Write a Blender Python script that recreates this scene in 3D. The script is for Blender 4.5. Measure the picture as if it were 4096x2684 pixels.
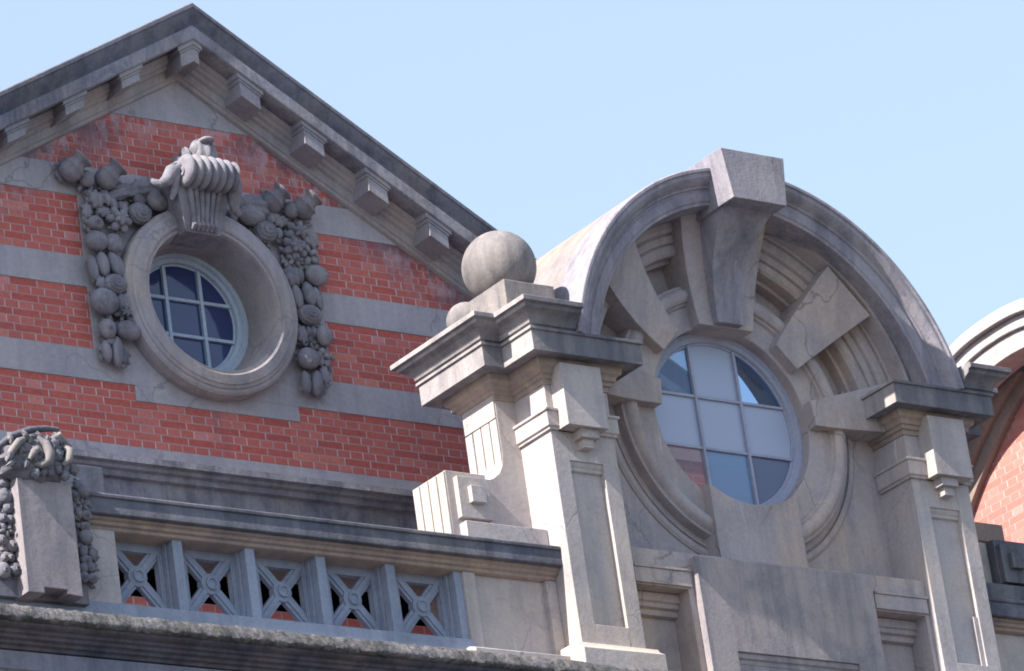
import bpy, bmesh, math, random
from mathutils import Vector, Matrix
R = math.radians
for o in list(bpy.data.objects): bpy.data.objects.remove(o)
S = bpy.context.scene
S.render.engine = 'CYCLES'
S.cycles.filter_width = 1.8
S.render.resolution_x, S.render.resolution_y = 1024, 671
# ---------------------------------------------------------------- camera
yaw, pitch, roll = 0.6785661663, 0.3827846550, -0.1467286775
fw = Vector((math.sin(yaw)*math.cos(pitch), math.cos(yaw)*math.cos(pitch), math.sin(pitch)))
rt = fw.cross(Vector((0, 0, 1))).normalized(); up = rt.cross(fw)
rt2 = rt*math.cos(roll) + up*math.sin(roll); up2 = -rt*math.sin(roll) + up*math.cos(roll)
cam = bpy.data.objects.new('camera', bpy.data.cameras.new('camera'))
S.collection.objects.link(cam); S.camera = cam
m = Matrix((rt2, up2, -fw)).transposed().to_4x4(); cam.matrix_world = m
cam.data.sensor_width = 36; cam.data.lens = 20000/4096*36
cam.data.clip_start = .5; cam.data.clip_end = 3000
# ---------------------------------------------------------------- sky and sun
SUN = Vector((-.73, -.070, .66)).normalized()
W = bpy.data.worlds.new('World'); S.world = W; W.use_nodes = True
wn, wl = W.node_tree.nodes, W.node_tree.links
sky = wn.new('ShaderNodeTexSky'); sky.sky_type = 'NISHITA'; sky.sun_disc = False
sky.sun_elevation = math.asin(SUN.z); sky.sun_rotation = math.atan2(SUN.x, SUN.y)
sky.air_density = 1.0; sky.dust_density = 1.0; sky.ozone_density = 1.0
hz = wn.new('ShaderNodeMix'); hz.data_type = 'RGBA'; hz.blend_type = 'MIX'; hz.inputs[0].default_value = .50   # thin high haze whitens the blue
hz.inputs[7].default_value = (2.46, 2.92, 3.38, 1); wl.new(sky.outputs[0], hz.inputs[6])
wl.new(hz.outputs[2], wn['Background'].inputs[0]); wn['Background'].inputs[1].default_value = .13
sl = bpy.data.lights.new('sun', 'SUN'); sl.energy = 4.9; sl.angle = R(.5); sl.color = (1, .93, .82)
so = bpy.data.objects.new('sun', sl); S.collection.objects.link(so)
so.rotation_euler = SUN.to_track_quat('Z', 'Y').to_euler(); so.location = (0, 0, 40)
S.view_settings.view_transform = 'Standard'; S.view_settings.look = 'None'
S.view_settings.gamma = 1; S.view_settings.use_curve_mapping = False; S.view_settings.exposure = 1.25

# ---------------------------------------------------------------- materials (all in world metres)
class NT:
    def __init__(s, name):
        s.m = bpy.data.materials.new(name); s.m.use_nodes = True
        s.n, s.l = s.m.node_tree.nodes, s.m.node_tree.links
        s.b = s.n['Principled BSDF']; s.pos = s.n.new('ShaderNodeNewGeometry').outputs['Position']
    def put(s, sock, v):
        if isinstance(v, bpy.types.NodeSocket): s.l.new(v, sock)
        else: sock.default_value = v
    def math(s, op, a, b=0.0, c=None, clamp=False):
        n = s.n.new('ShaderNodeMath'); n.operation = op; n.use_clamp = clamp
        s.put(n.inputs[0], a); s.put(n.inputs[1], b)
        if c is not None: s.put(n.inputs[2], c)
        return n.outputs[0]
    def scale(s, v, sc):
        n = s.n.new('ShaderNodeVectorMath'); n.operation = 'MULTIPLY'; s.put(n.inputs[0], v); n.inputs[1].default_value = sc
        return n.outputs[0]
    def noise(s, sc, detail=3, rough=.55, vec=None, dist=0):
        n = s.n.new('ShaderNodeTexNoise'); n.inputs['Scale'].default_value = 1 if isinstance(sc, tuple) else sc
        n.inputs['Detail'].default_value = detail; n.inputs['Roughness'].default_value = rough
        n.inputs['Distortion'].default_value = dist
        v = vec or s.pos
        s.put(n.inputs['Vector'], s.scale(v, sc) if isinstance(sc, tuple) else v)
        return n.outputs['Fac']
    def ramp(s, v, a, b, lo=0., hi=1.):
        n = s.n.new('ShaderNodeMapRange'); n.inputs[1].default_value = a; n.inputs[2].default_value = b
        n.inputs[3].default_value = lo; n.inputs[4].default_value = hi; s.put(n.inputs[0], v)
        return n.outputs[0]
    def mix(s, f, a, b, mode='MIX'):
        n = s.n.new('ShaderNodeMix'); n.data_type = 'RGBA'; n.blend_type = mode; n.clamp_factor = True
        s.put(n.inputs[0], f)
        for k, v in ((6, a), (7, b)):
            s.put(n.inputs[k], v if isinstance(v, bpy.types.NodeSocket) else (*v[:3], 1))
        return n.outputs[2]
    def sep(s):
        n = s.n.new('ShaderNodeSeparateXYZ'); s.put(n.inputs[0], s.pos); return n.outputs
    def comb(s, x, y, z):
        n = s.n.new('ShaderNodeCombineXYZ')
        for i, v in enumerate((x, y, z)): s.put(n.inputs[i], v)
        return n.outputs[0]
    def bump(s, h, strength=.4, dist=.006, prev=None):
        n = s.n.new('ShaderNodeBump'); n.inputs['Strength'].default_value = strength; n.inputs['Distance'].default_value = dist
        s.put(n.inputs['Height'], h)
        if prev is not None: s.put(n.inputs['Normal'], prev)
        return n.outputs[0]

def stone(name, base, dark, warm, dirt=.4, warmth=.5, crack=.0, white=0., crust_shade=0., fine=.16, rough=.92, pits=.36, mscale=1.0):
    t = NT(name); cast = lambda c: (c[0]*1.0, c[1]*.965, c[2]*1.05); base, dark, warm = cast(base), cast(dark), (warm[0]*1.03, warm[1]*.98, warm[2])
    c = t.mix(t.math('MULTIPLY', t.ramp(t.noise(1.1*mscale, 4), .42, .62), warmth), base, warm)
    st = t.ramp(t.noise((6, 6, .55), 5, .65), .44, .72)                # rain streaks running down
    pt = t.ramp(t.noise(2.3*mscale, 6, .7, dist=.4), .48, .68)         # blotches of grime
    c = t.mix(t.math('MULTIPLY', st, dirt), c, dark)
    c = t.mix(t.math('MULTIPLY', pt, dirt*.8), c, dark)
    sp = t.noise(38, 4, .7)
    c = t.mix(fine, c, t.mix(t.ramp(sp, .3, .7), (.02, .02, .02), (.95, .95, .95)), 'SOFT_LIGHT')
    if white:
        wm = t.ramp(t.noise((11, 11, 1.8), 4, .6, dist=.6), .67, .72)
        c = t.mix(t.math('MULTIPLY', wm, white), c, (.62, .62, .66))
    if crust_shade:                                                        # black crust on street faces; undersides darkened in colour to deepen soffit shade
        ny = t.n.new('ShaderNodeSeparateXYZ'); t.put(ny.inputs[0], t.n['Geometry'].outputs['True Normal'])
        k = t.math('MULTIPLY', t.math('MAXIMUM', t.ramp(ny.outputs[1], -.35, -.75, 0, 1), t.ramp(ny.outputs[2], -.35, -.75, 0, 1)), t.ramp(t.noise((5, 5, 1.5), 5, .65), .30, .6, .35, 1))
        c = t.mix(t.math('MULTIPLY', k, crust_shade), c, (.045, .055, .085))
    h = t.noise(24, 6, .75)
    if crack:
        vo = t.n.new('ShaderNodeTexVoronoi'); vo.feature = 'DISTANCE_TO_EDGE'; vo.inputs['Scale'].default_value = 1.15
        d = t.n.new('ShaderNodeVectorMath'); d.operation = 'ADD'; t.put(d.inputs[0], t.pos)
        nz = t.n.new('ShaderNodeTexNoise'); nz.inputs['Scale'].default_value = 2.6; nz.inputs['Detail'].default_value = 5
        t.put(nz.inputs['Vector'], t.pos)
        sc = t.n.new('ShaderNodeVectorMath'); sc.operation = 'SCALE'; t.put(sc.inputs[0], nz.outputs['Color']); sc.inputs['Scale'].default_value = .5
        t.put(d.inputs[1], sc.outputs[0]); t.put(vo.inputs['Vector'], d.outputs[0])
        e = t.ramp(vo.outputs['Distance'], .003, .011, 1, 0)
        e = t.math('MULTIPLY', e, t.ramp(t.noise(.9, 2), .46, .56))
        c = t.mix(t.math('MULTIPLY', e, crack), c, (.06, .06, .07))
        h = t.math('SUBTRACT', h, t.math('MULTIPLY', e, crack))
    t.put(t.b.inputs['Base Color'], c); t.b.inputs['Roughness'].default_value = rough
    t.b.inputs['Specular IOR Level'].default_value = .25
    t.put(t.b.inputs['Normal'], t.bump(h, pits, .012))
    return t.m

def brick(name, axis='X', white=True):
    t = NT(name); x, y, z = t.sep()
    u = x if axis == 'X' else y
    wob = t.math('MULTIPLY', t.math('SUBTRACT', t.noise(9, 2), .5), .006)
    v = t.comb(t.math('ADD', u, wob), t.math('ADD', t.math('ADD', z, 2.553), wob), 0.0)
    def bt(c1, c2, mo, ms=.0052, sm=.3):
        n = t.n.new('ShaderNodeTexBrick'); t.put(n.inputs['Vector'], v)
        n.offset = .5; n.offset_frequency = 2; n.squash = .5; n.squash_frequency = 2
        n.inputs['Scale'].default_value = 1; n.inputs['Brick Width'].default_value = .228; n.inputs['Row Height'].default_value = .06056
        n.inputs['Mortar Size'].default_value = ms; n.inputs['Mortar Smooth'].default_value = sm; n.inputs['Bias'].default_value = 0
        for i, c in ((1, c1), (2, c2), (3, mo)): n.inputs[i].default_value = (*c, 1)
        return n
    b = bt((0, 0, 0), (1, 1, 1), (.5, .5, .5))
    cr = t.n.new('ShaderNodeValToRGB'); t.put(cr.inputs[0], b.outputs['Color'])
    el = cr.color_ramp.elements; cols = [(0, (.31, .068, .062)), (.25, (.42, .092, .076)), (.5, (.37, .080, .070)), (.74, (.45, .105, .085)), (.93, (.50, .17, .145)), (.965, (.56, .26, .27)), (1, (.54, .20, .13))]
    el[0].position, el[0].color = cols[0][0], (*cols[0][1], 1); el[1].position, el[1].color = 1, (*cols[-1][1], 1)
    for p, c in cols[1:-1]:
        e = el.new(p); e.color = (*c, 1)
    c = t.mix(.38, cr.outputs[0], (.40, .088, .073))
    c = t.mix(.35, c, t.mix(t.ramp(t.noise(30, 4, .7), .3, .7), (.1, .1, .1), (.9, .9, .9)), 'SOFT_LIGHT')
    c = t.mix(t.ramp(t.noise(1.4, 5, .65), .5, .75, 0, .45), c, (.26, .085, .085))       # sooty patches
    par = t.math('GREATER_THAN', t.math('FRACT', t.math('DIVIDE', t.math('ADD', z, 2.553), .12112)), .5)
    c = t.mix(t.math('MULTIPLY', t.math('SUBTRACT', 1, par), .26), c, (.52, .17, .155))   # the header courses are paler
    if axis == 'Y': c = t.mix(.22, c, (.62, .40, .34))  # sunlit paleness of the wing wall mixed into its brick colour
    mort = t.mix(t.ramp(t.noise(6, 3), .4, .6), (.34, .27, .28), (.48, .42, .43))
    fz = t.math('FRACT', t.math('DIVIDE', t.math('ADD', z, 2.553), .06056))
    hj = t.math('GREATER_THAN', t.math('ABSOLUTE', t.math('SUBTRACT', fz, .5)), .42)
    mort = t.mix(t.math('MULTIPLY', hj, .75), mort, (.36, .19, .175))                # bed joints are rubbed over with brick dust
    c = t.mix(b.outputs['Fac'], c, mort)
    if white:                                                                          # salt bloom along the rakes
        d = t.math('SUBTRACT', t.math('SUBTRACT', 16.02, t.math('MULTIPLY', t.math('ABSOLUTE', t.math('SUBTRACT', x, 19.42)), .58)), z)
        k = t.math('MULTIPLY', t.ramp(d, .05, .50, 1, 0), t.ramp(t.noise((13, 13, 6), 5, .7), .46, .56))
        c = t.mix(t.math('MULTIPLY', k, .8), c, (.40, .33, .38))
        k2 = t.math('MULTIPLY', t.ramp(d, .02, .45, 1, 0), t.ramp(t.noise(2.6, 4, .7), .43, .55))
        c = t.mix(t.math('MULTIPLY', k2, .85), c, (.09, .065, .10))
        gx = t.ramp(t.math('ABSOLUTE', t.math('SUBTRACT', x, 19.47)), .02, .13, 1, 0)    # drip stain under the round window
        gz = t.ramp(z, 13.0, 13.35, .35, 1)
        g = t.math('MULTIPLY', t.math('MULTIPLY', gx, t.ramp(t.noise((14, 14, 3), 4), .35, .6)), t.math('MULTIPLY', gz, t.ramp(z, 13.32, 13.36, 1, 0)))
        c = t.mix(t.math('MULTIPLY', g, .6), c, (.09, .08, .12))
    t.put(t.b.inputs['Base Color'], c); t.b.inputs['Roughness'].default_value = .9
    h = t.math('SUBTRACT', t.math('MULTIPLY', t.noise(45, 4, .7), .35), t.math('MULTIPLY', b.outputs['Fac'], .8))
    t.put(t.b.inputs['Normal'], t.bump(h, .5, .006))
    return t.m

M = {}
M['dormer'] = stone('dormer_stone', (.385, .35, .335), (.19, .185, .20), (.46, .375, .30), .55, .8, crack=.42, white=.25)
M['pier'] = stone('pier_stone', (.415, .39, .37), (.20, .195, .21), (.46, .40, .33), .46, .6, crack=.25, white=.5)
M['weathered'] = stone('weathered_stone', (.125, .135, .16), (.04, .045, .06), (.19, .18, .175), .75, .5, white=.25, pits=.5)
M['rake'] = stone('rake_stone', (.25, .255, .28), (.055, .06, .085), (.25, .24, .235), .75, .5, pits=.5, mscale=2.2)
M['bracket'] = stone('bracket_stone', (.27, .272, .295), (.12, .125, .15), (.31, .29, .275), .5, .5)
M['crown'] = stone('raking_crown_stone', (.145, .155, .185), (.045, .05, .07), (.2, .19, .19), .7, .5, pits=.5, mscale=2.2)
M['frieze'] = stone('frieze_stone', (.33, .32, .315), (.13, .13, .155), (.38, .34, .295), .45, .8)
M['arch'] = stone('arch_stone', (.30, .29, .315), (.10, .105, .135), (.36, .33, .31), .7, .4, white=.25, pits=.5)
M['band'] = stone('band_plaster', (.355, .35, .365), (.18, .18, .205), (.39, .37, .36), .4, .4, crack=.35, pits=.15)
M['carved'] = stone('carved_stone', (.235, .235, .255), (.06, .065, .09), (.26, .245, .24), .6, .4, pits=.8, mscale=3)
M['surround'] = stone('surround_stone', (.31, .30, .315), (.14, .14, .165), (.35, .32, .29), .55, .7, crack=.3)
M['slab'] = stone('slab_stone', (.31, .285, .28), (.13, .13, .15), (.38, .335, .295), .75, .5, crack=.08, mscale=.7)
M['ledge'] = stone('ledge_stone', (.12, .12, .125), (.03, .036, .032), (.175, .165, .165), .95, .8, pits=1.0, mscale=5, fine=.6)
M['cornice'] = stone('cornice_stone', (.35, .335, .325), (.12, .12, .135), (.34, .31, .28), .6, .5, white=.3, crust_shade=.68, pits=.5)
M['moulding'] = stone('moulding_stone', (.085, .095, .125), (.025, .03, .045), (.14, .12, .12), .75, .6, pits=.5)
M['carved_dark'] = stone('sooty_carved_stone', (.17, .175, .20), (.05, .055, .075), (.22, .20, .19), .6, .5, pits=.5, mscale=3)
M['bed'] = stone('bed_stone', (.33, .275, .235), (.13, .12, .125), (.38, .30, .23), .55, .7)
M['barrel'] = stone('barrel_render', (.245, .23, .225), (.15, .145, .145), (.29, .255, .21), .7, .8, pits=.4)
M['frame_grey'] = stone('grey_frame_paint', (.35, .375, .45), (.22, .25, .32), (.40, .41, .44), .4, .4, pits=.3, white=.3)
M['fascia'] = stone('fascia_stone', (.20, .215, .26), (.09, .10, .13), (.24, .235, .25), .7, .5)
M['void_shade'] = stone('painted_void_shade', (.02, .018, .022), (.01, .01, .012), (.025, .02, .02))  # near-black colour stands in for the shade behind the grille
M['grille'] = stone('grille_paint', (.275, .32, .385), (.13, .155, .20), (.31, .335, .375), .5, .3, pits=.15)
M['frame'] = stone('frame_paint', (.36, .46, .54), (.2, .26, .32), (.42, .46, .48), .4, .4, pits=.3, white=.5)
M['finial'] = stone('finial_stone', (.24, .225, .21), (.09, .09, .10), (.28, .25, .215), .8, .5, pits=.5)
M['brick'] = brick('gable_brick'); M['brick_sunlit'] = brick('wing_brick_sunlit', 'Y', False); M['brick_low'] = brick('lower_brick', 'X', False)
M['tan'] = stone('tan_stone', (.27, .215, .18), (.13, .115, .11), (.31, .245, .20), .4, .6)

def glass(name, col, trans=.0, tint=(1, 1, 1), rough=.06, refl=.5):
    t = NT(name)
    w = t.noise(3.0, 2); t.put(t.b.inputs['Normal'], t.bump(w, .12, .02))
    t.b.inputs['Base Color'].default_value = (*col, 1); t.b.inputs['Roughness'].default_value = rough
    t.b.inputs['Specular IOR Level'].default_value = refl; t.b.inputs['Metallic'].default_value = 0
    if trans:
        tr = t.n.new('ShaderNodeBsdfTransparent'); tr.inputs[0].default_value = (*tint, 1)
        mx = t.n.new('ShaderNodeMixShader'); mx.inputs[0].default_value = trans
        t.l.new(t.b.outputs[0], mx.inputs[1]); t.l.new(tr.outputs[0], mx.inputs[2])
        t.l.new(mx.outputs[0], t.n['Material Output'].inputs[0])
    return t.m
M['pane_frost'] = glass('frosted_pane', (.35, .395, .53), rough=.45)
M['pane_clear'] = glass('clear_pane', (.12, .18, .30), .55, (.75, .88, 1.0), refl=1)
M['pane_slate'] = glass('slate_pane', (.12, .145, .25), .25, (.5, .6, .8), refl=.8)
M['pane_cyan'] = glass('cyan_pane', (.20, .30, .49), .25, (.6, .85, 1.0), refl=.8)  # blue base colour stands in for reflected sky
M['pane_dark'] = glass('dark_pane', (.028, .042, .125), .0, refl=.7)
M['pane_open'] = glass('open_pane', (.34, .30, .36), .72, (1.0, .95, .97), refl=.6)
M['pane_see'] = glass('see_through_pane', (.10, .14, .22), .8, (.72, .86, 1.0), refl=.8)
gt = NT('ground_paving'); gt.put(gt.b.inputs['Base Color'], gt.mix(gt.noise(.4, 5), (.06, .06, .06), (.10, .098, .095))); gt.b.inputs['Roughness'].default_value = .9
M['ground'] = gt.m

# ---------------------------------------------------------------- mesh helpers
class MB:
    def __init__(s): s.v = []; s.f = []
    def add(s, vs, fs):
        o = len(s.v); s.v += [tuple(p) for p in vs]; s.f += [tuple(i+o for i in f) for f in fs]; return s
    def box(s, x0, x1, y0, y1, z0, z1):
        v = [(x, y, z) for x in (x0, x1) for y in (y0, y1) for z in (z0, z1)]
        return s.add(v, [(0, 1, 3, 2), (4, 6, 7, 5), (0, 4, 5, 1), (2, 3, 7, 6), (0, 2, 6, 4), (1, 5, 7, 3)])
    def prism(s, poly, a0, a1, plane='XZ'):
        def P(p, a): return (p[0], a, p[1]) if plane == 'XZ' else (a, p[0], p[1]) if plane == 'YZ' else (p[0], p[1], a)
        n = len(poly)
        return s.add([P(p, a0) for p in poly] + [P(p, a1) for p in poly],
                     [tuple(range(n)), tuple(range(2*n-1, n-1, -1))] + [(i, (i+1) % n, n+(i+1) % n, n+i) for i in range(n)])
    def sections(s, secs, cap=True):
        n = len(secs[0]); v = [p for q in secs for p in q]; f = []
        for k in range(len(secs)-1):
            for i in range(n): f.append((k*n+i, k*n+(i+1) % n, (k+1)*n+(i+1) % n, (k+1)*n+i))
        if cap: f += [tuple(range(n)), tuple(range(len(v)-1, len(v)-n-1, -1))]
        return s.add(v, f)
    def ring(s, prof, cx, cz, a0=0, a1=360, n=96):
        full = abs(a1-a0) >= 360; m_ = len(prof)
        secs = []
        for k in range(n + (0 if full else 1)):
            a = R(a0+(a1-a0)*k/n); secs.append([(cx+r*math.cos(a), y, cz+r*math.sin(a)) for r, y in prof])
        if not full: return s.sections(secs)
        v = [p for q in secs for p in q]
        return s.add(v, [(k*m_+i, k*m_+(i+1) % m_, ((k+1) % n)*m_+(i+1) % m_, ((k+1) % n)*m_+i) for k in range(n) for i in range(m_)])
    def wrap(s, path, prof):
        """sweep a closed (offset out, z) profile round a footprint, mitred; outward is to the right of travel"""
        nr = []
        for i in range(len(path)-1):
            d = Vector((path[i+1][0]-path[i][0], path[i+1][1]-path[i][1])).normalized(); nr.append(Vector((d.y, -d.x)))
        secs = []
        for i, p in enumerate(path):
            if i == 0: mv = nr[0]
            elif i == len(path)-1: mv = nr[-1]
            else:
                a, b = nr[i-1], nr[i]; mv = (a+b)/(1+a.dot(b))
            secs.append([(p[0]+mv.x*o, p[1]+mv.y*o, z) for o, z in prof])
        return s.sections(secs)
    def lathe(s, prof, origin, axis, n=20, bump=None):
        q = Vector(axis).normalized().to_track_quat('Z', 'Y'); o = Vector(origin); v = []
        for j, (r, t) in enumerate(prof):
            for i in range(n):
                a = 2*math.pi*i/n; rr = r*(bump(a, j/(len(prof)-1)) if bump else 1)
                v.append(o + q @ Vector((rr*math.cos(a), rr*math.sin(a), t)))
        f = [(j*n+i, j*n+(i+1) % n, (j+1)*n+(i+1) % n, (j+1)*n+i) for j in range(len(prof)-1) for i in range(n)]
        return s.add(v, f)
    def blob(s, c, r, rot=0, fn=None, nu=22, nv=14):
        v = []; cr, sr = math.cos(R(rot)), math.sin(R(rot))
        for j in range(nv+1):
            th = math.pi*j/nv
            for i in range(nu):
                a = 2*math.pi*i/nu; d = Vector((math.sin(th)*math.cos(a), math.sin(th)*math.sin(a), math.cos(th)))
                k = fn(d) if fn else 1
                x, y, z = d.x*r[0]*k, d.y*r[1]*k, d.z*r[2]*k
                v.append((c[0]+x*cr+z*sr, c[1]+y, c[2]-x*sr+z*cr))
        return s.add(v, [(j*nu+i, j*nu+(i+1) % nu, (j+1)*nu+(i+1) % nu, (j+1)*nu+i) for j in range(nv) for i in range(nu)])
    def tube(s, pts, rad, n=12):
        pts = [Vector(p) for p in pts]; secs = []
        for i, p in enumerate(pts):
            d = (pts[min(i+1, len(pts)-1)]-pts[max(i-1, 0)]).normalized(); a = d.cross(Vector((0, 1, 0))).normalized(); b = d.cross(a)
            r = rad[i] if isinstance(rad, (list, tuple)) else rad
            secs.append([p + a*r*math.cos(2*math.pi*k/n) + b*r*math.sin(2*math.pi*k/n) for k in range(n)])
        return s.sections(secs)

ROOT = {}
def link(o, parent=None):
    S.collection.objects.link(o)
    if parent is not None: o.parent = parent
    return o
def thing(name, label, cat, loc, group=None):
    o = link(bpy.data.objects.new(name, None)); o.location = loc; o.empty_display_size = .2
    o['label'] = label; o['category'] = cat
    if group: o['group'] = group
    ROOT[o.name] = Vector(loc); return o
def part(name, mb, mat, parent, bevel=.006, angle=38, label=None):
    """one mesh part; mb is in world metres, stored relative to its thing"""
    root = parent
    while root is not None and root.parent is not None: root = root.parent
    off = ROOT[root.name] if root is not None else Vector((0, 0, 0))
    me = bpy.data.meshes.new(name); me.from_pydata([tuple(Vector(p)-off) for p in mb.v], [], mb.f)
    bm = bmesh.new(); bm.from_mesh(me); bmesh.ops.remove_doubles(bm, verts=bm.verts, dist=1e-5)
    bmesh.ops.recalc_face_normals(bm, faces=bm.faces); bm.to_mesh(me); bm.free()
    me.materials.append(M[mat]); me.shade_smooth(); me.set_sharp_from_angle(angle=R(angle))
    o = link(bpy.data.objects.new(name, me), parent)
    if label: o['label'] = label
    if bevel:
        b = o.modifiers.new('worn_edges', 'BEVEL'); b.width = bevel*.65; b.segments = 2; b.limit_method = 'ANGLE'; b.angle_limit = R(40); b.harden_normals = False
    return o
rng = random.Random(7)
# ---------------------------------------------------------------- ground
g = MB().add([(-1500, -1500, -1.6), (1500, -1500, -1.6), (1500, 1500, -1.6), (-1500, 1500, -1.6)], [(0, 1, 2, 3)])
go = part('ground', g, 'ground', None, 0); go['kind'] = 'structure'

# ================================================================ BRICK GABLE
GX, GZ = 19.42, 16.05; SL = .58
def gz(x, d=0): return GZ + d - SL*abs(x-GX)
gable = thing('brick_gable', 'steep red brick gable banded with grey stone, round window in its middle', 'gable', (GX, 27.6, -1.6))
CX, CZ = 19.43, 14.135                                               # round window centre
def disc(cx, cz, r, n=72): return [(cx+r*math.cos(2*math.pi*k/n), cz+r*math.sin(2*math.pi*k/n)) for k in range(n)]
def holed(mb, outer, cx, cz, r, y0, y1, n=96):
    """plate with a round hole; outer is a convex polygon round the centre"""
    def hit(a):
        dx, dz = math.cos(a), math.sin(a); best = 1e9
        for i in range(len(outer)):
            (x1, z1), (x2, z2) = outer[i], outer[(i+1) % len(outer)]; ex, ez = x2-x1, z2-z1; den = dx*ez-dz*ex
            if abs(den) < 1e-9: continue
            t = ((x1-cx)*ez-(z1-cz)*ex)/den; u = ((x1-cx)*dz-(z1-cz)*dx)/den
            if t > 0 and -1e-6 <= u <= 1+1e-6: best = min(best, t)
        return (cx+dx*best, cz+dz*best)
    ang = sorted(set([2*math.pi*k/n for k in range(n)] + [math.atan2(z-cz, x-cx) % (2*math.pi) for x, z in outer]))
    v, f = [], []
    for a in ang:
        o = hit(a); i = (cx+r*math.cos(a), cz+r*math.sin(a)); v += [(i[0], y0, i[1]), (o[0], y0, o[1]), (o[0], y1, o[1]), (i[0], y1, i[1])]
    m_ = len(ang)
    for k in range(m_):
        for j in range(4): f.append((k*4+j, k*4+(j+1) % 4, ((k+1) % m_)*4+(j+1) % 4, ((k+1) % m_)*4+j))
    return mb.add(v, f)
w = MB()
holed(w, [(15.0, gz(15.0, -.02)), (15.0, 12.9), (24.6, 12.9), (24.6, gz(24.6, -.02)), (GX, gz(GX, -.02))], CX, CZ, .56, 27.6, 27.85)
w.box(15.0, 24.6, 27.6, 27.85, -1.6, 11.80)
w.box(15.0, 15.25, 27.85, 33, -1.6, 13.4); w.box(24.35, 24.6, 27.85, 33, -1.6, 13.0); w.box(15.25, 24.35, 32.75, 33, -1.6, 13.2)
part('wall', w, 'brick', gable, 0)
part('painted_dark_lining', MB().box(15.0, 24.6, 28.6, 28.7, 11.6, 12.9).box(15.0, 24.6, 27.62, 28.6, 12.12, 12.9).box(15.0, 24.6, 27.62, 27.85, 12.11, 12.9), 'void_shade', gable, 0)  # added near-black boxes, painted shade seen through the balustrade openings
part('reflection_wall', MB().box(22.7, 24.2, 27.0, 27.18, 10.6, 13.12), 'brick', gable, 0)  # added wall behind the lower-left pane, standing in for a building's reflection
part('reflection_band', MB().box(22.69, 24.21, 26.99, 27.19, 13.12, 13.4), 'band', gable, .004)  # pale top of the same added reflection stand-in
def strip(z0, z1, x0=None, x1=None):
    def xl(z): return GX-(GZ-.02-z)/SL
    def xr(z): return GX+(GZ-.02-z)/SL
    a = xl(z0) if x0 is None else x0; b = xr(z0) if x1 is None else x1
    c = xr(z1) if x1 is None else x1; d = xl(z1) if x0 is None else x0
    return [(a, z0), (b, z0), (c, z1), (d, z1)]
lo = .006
for z0, z1 in ((15.13, 15.615), (14.403, 14.888), (13.676, 14.161), (12.949, 13.434)): pass
B = MB(); B.prism([(GX-(GZ-.02-15.615)/SL, 15.615), (GX+(GZ-.02-15.615)/SL, 15.615), (GX, GZ-.02)], 27.592, 27.62); part('stone_band', B, 'band', gable, .003)
B = MB(); B.prism(strip(14.888, 15.130), 27.592, 27.62); part('stone_band', B, 'band', gable, .003)
PL, PR = 18.435, 20.50
B = MB()                                                              # bands either side and the panel round the window, one rendered face
holed(B, [(PL, 14.888), (PL, 13.434), (PR, 13.434), (PR, 14.888)], CX, CZ, .60, 27.592, 27.62)
part('plaster_panel', B, 'band', gable, .003)
for z0, z1 in ((14.161, 14.403), (13.434, 13.676)):
    B = MB(); B.prism([(GX-(GZ-.02-z0)/SL if z0 > 14 else 15.0, z0), (PL, z0), (PL, z1), (GX-(GZ-.02-z1)/SL if z0 > 14 else 15.0, z1)], 27.592, 27.62); part('stone_band', B, 'band', gable, .003)
    B = MB(); B.prism([(PR, z0), (GX+(GZ-.02-z0)/SL, z0), (GX+(GZ-.02-z1)/SL, z1), (PR, z1)], 27.592, 27.62); part('stone_band', B, 'band', gable, .003)
B = MB().box(18.743, 20.16, 27.592, 27.62, 13.313, 13.434); part('plaster_panel', B, 'band', gable, .003)
B = MB().box(15.0, 24.6, 27.59, 27.62, 12.55, 12.949); part('stone_band', B, 'band', gable, .003)
# sloping cornice
def rake(mb, prof, x0=14.9, x1=24.7, a=0, b=0):
    secs = [[(x, y, gz(x, d)) for y, d in prof] for x in (x0, GX, x1)]
    return mb.sections(secs)
K = MB()
rake(K, [(33, .46), (27.27, .42), (27.25, .41), (27.25, .375), (27.262, .372), (27.265, .355), (27.275, .33), (27.30, .29), (27.315, .262), (27.315, .245), (33, .245)])
part('raking_crown', K, 'crown', gable, .006)
K = MB()
rake(K, [(33, .243), (27.295, .243), (27.285, .238), (27.285, .135), (27.30, .128), (27.44, .14), (27.60, .15), (27.62, .2), (33, .2)])
part('raking_cornice', K, 'rake', gable, .008)
K = MB()
rake(K, [(27.44, .135), (27.445, .10), (27.47, .09), (27.48, .065), (27.505, .055), (27.515, .03), (27.54, .02), (27.545, -.045), (27.56, -.05), (27.562, -.08), (27.575, -.085), (27.60, -.09), (27.61, .14)])
part('frieze', K, 'frieze', gable, .004)
for i, (x, dz) in enumerate(((17.80, 0), (18.32, 0), (18.835, 0), (19.385, .0), (19.89, 0), (20.42, 0), (20.955, 0), (21.47, 0), (22.0, 0), (22.53, 0))):
    if x < 19.3: dz += .045
    b = MB(); h = .082
    def zz(xx, d): return gz(xx, d)+(0 if x != 19.385 else -.005)
    xs = [x-h, x, x+h] if abs(x-19.385) < .01 else [x-h, x+h]
    def blk(e, d0, d1, y0, y1):
        X = [x-h-e] + ([GX] if len(xs) == 3 else []) + [x+h+e]
        b.sections([[(q, y0, zz(q, d1)), (q, y0, zz(q, d0)), (q, y1, zz(q, d0)), (q, y1, zz(q, d1))] for q in X])
    blk(0, -.035+dz, .075, 27.32, 27.56)
    blk(.010, .075, .096, 27.312, 27.5); blk(.026, .096, .134, 27.302, 27.5)
    part('modillion', b, 'bracket', gable, .004)
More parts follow.
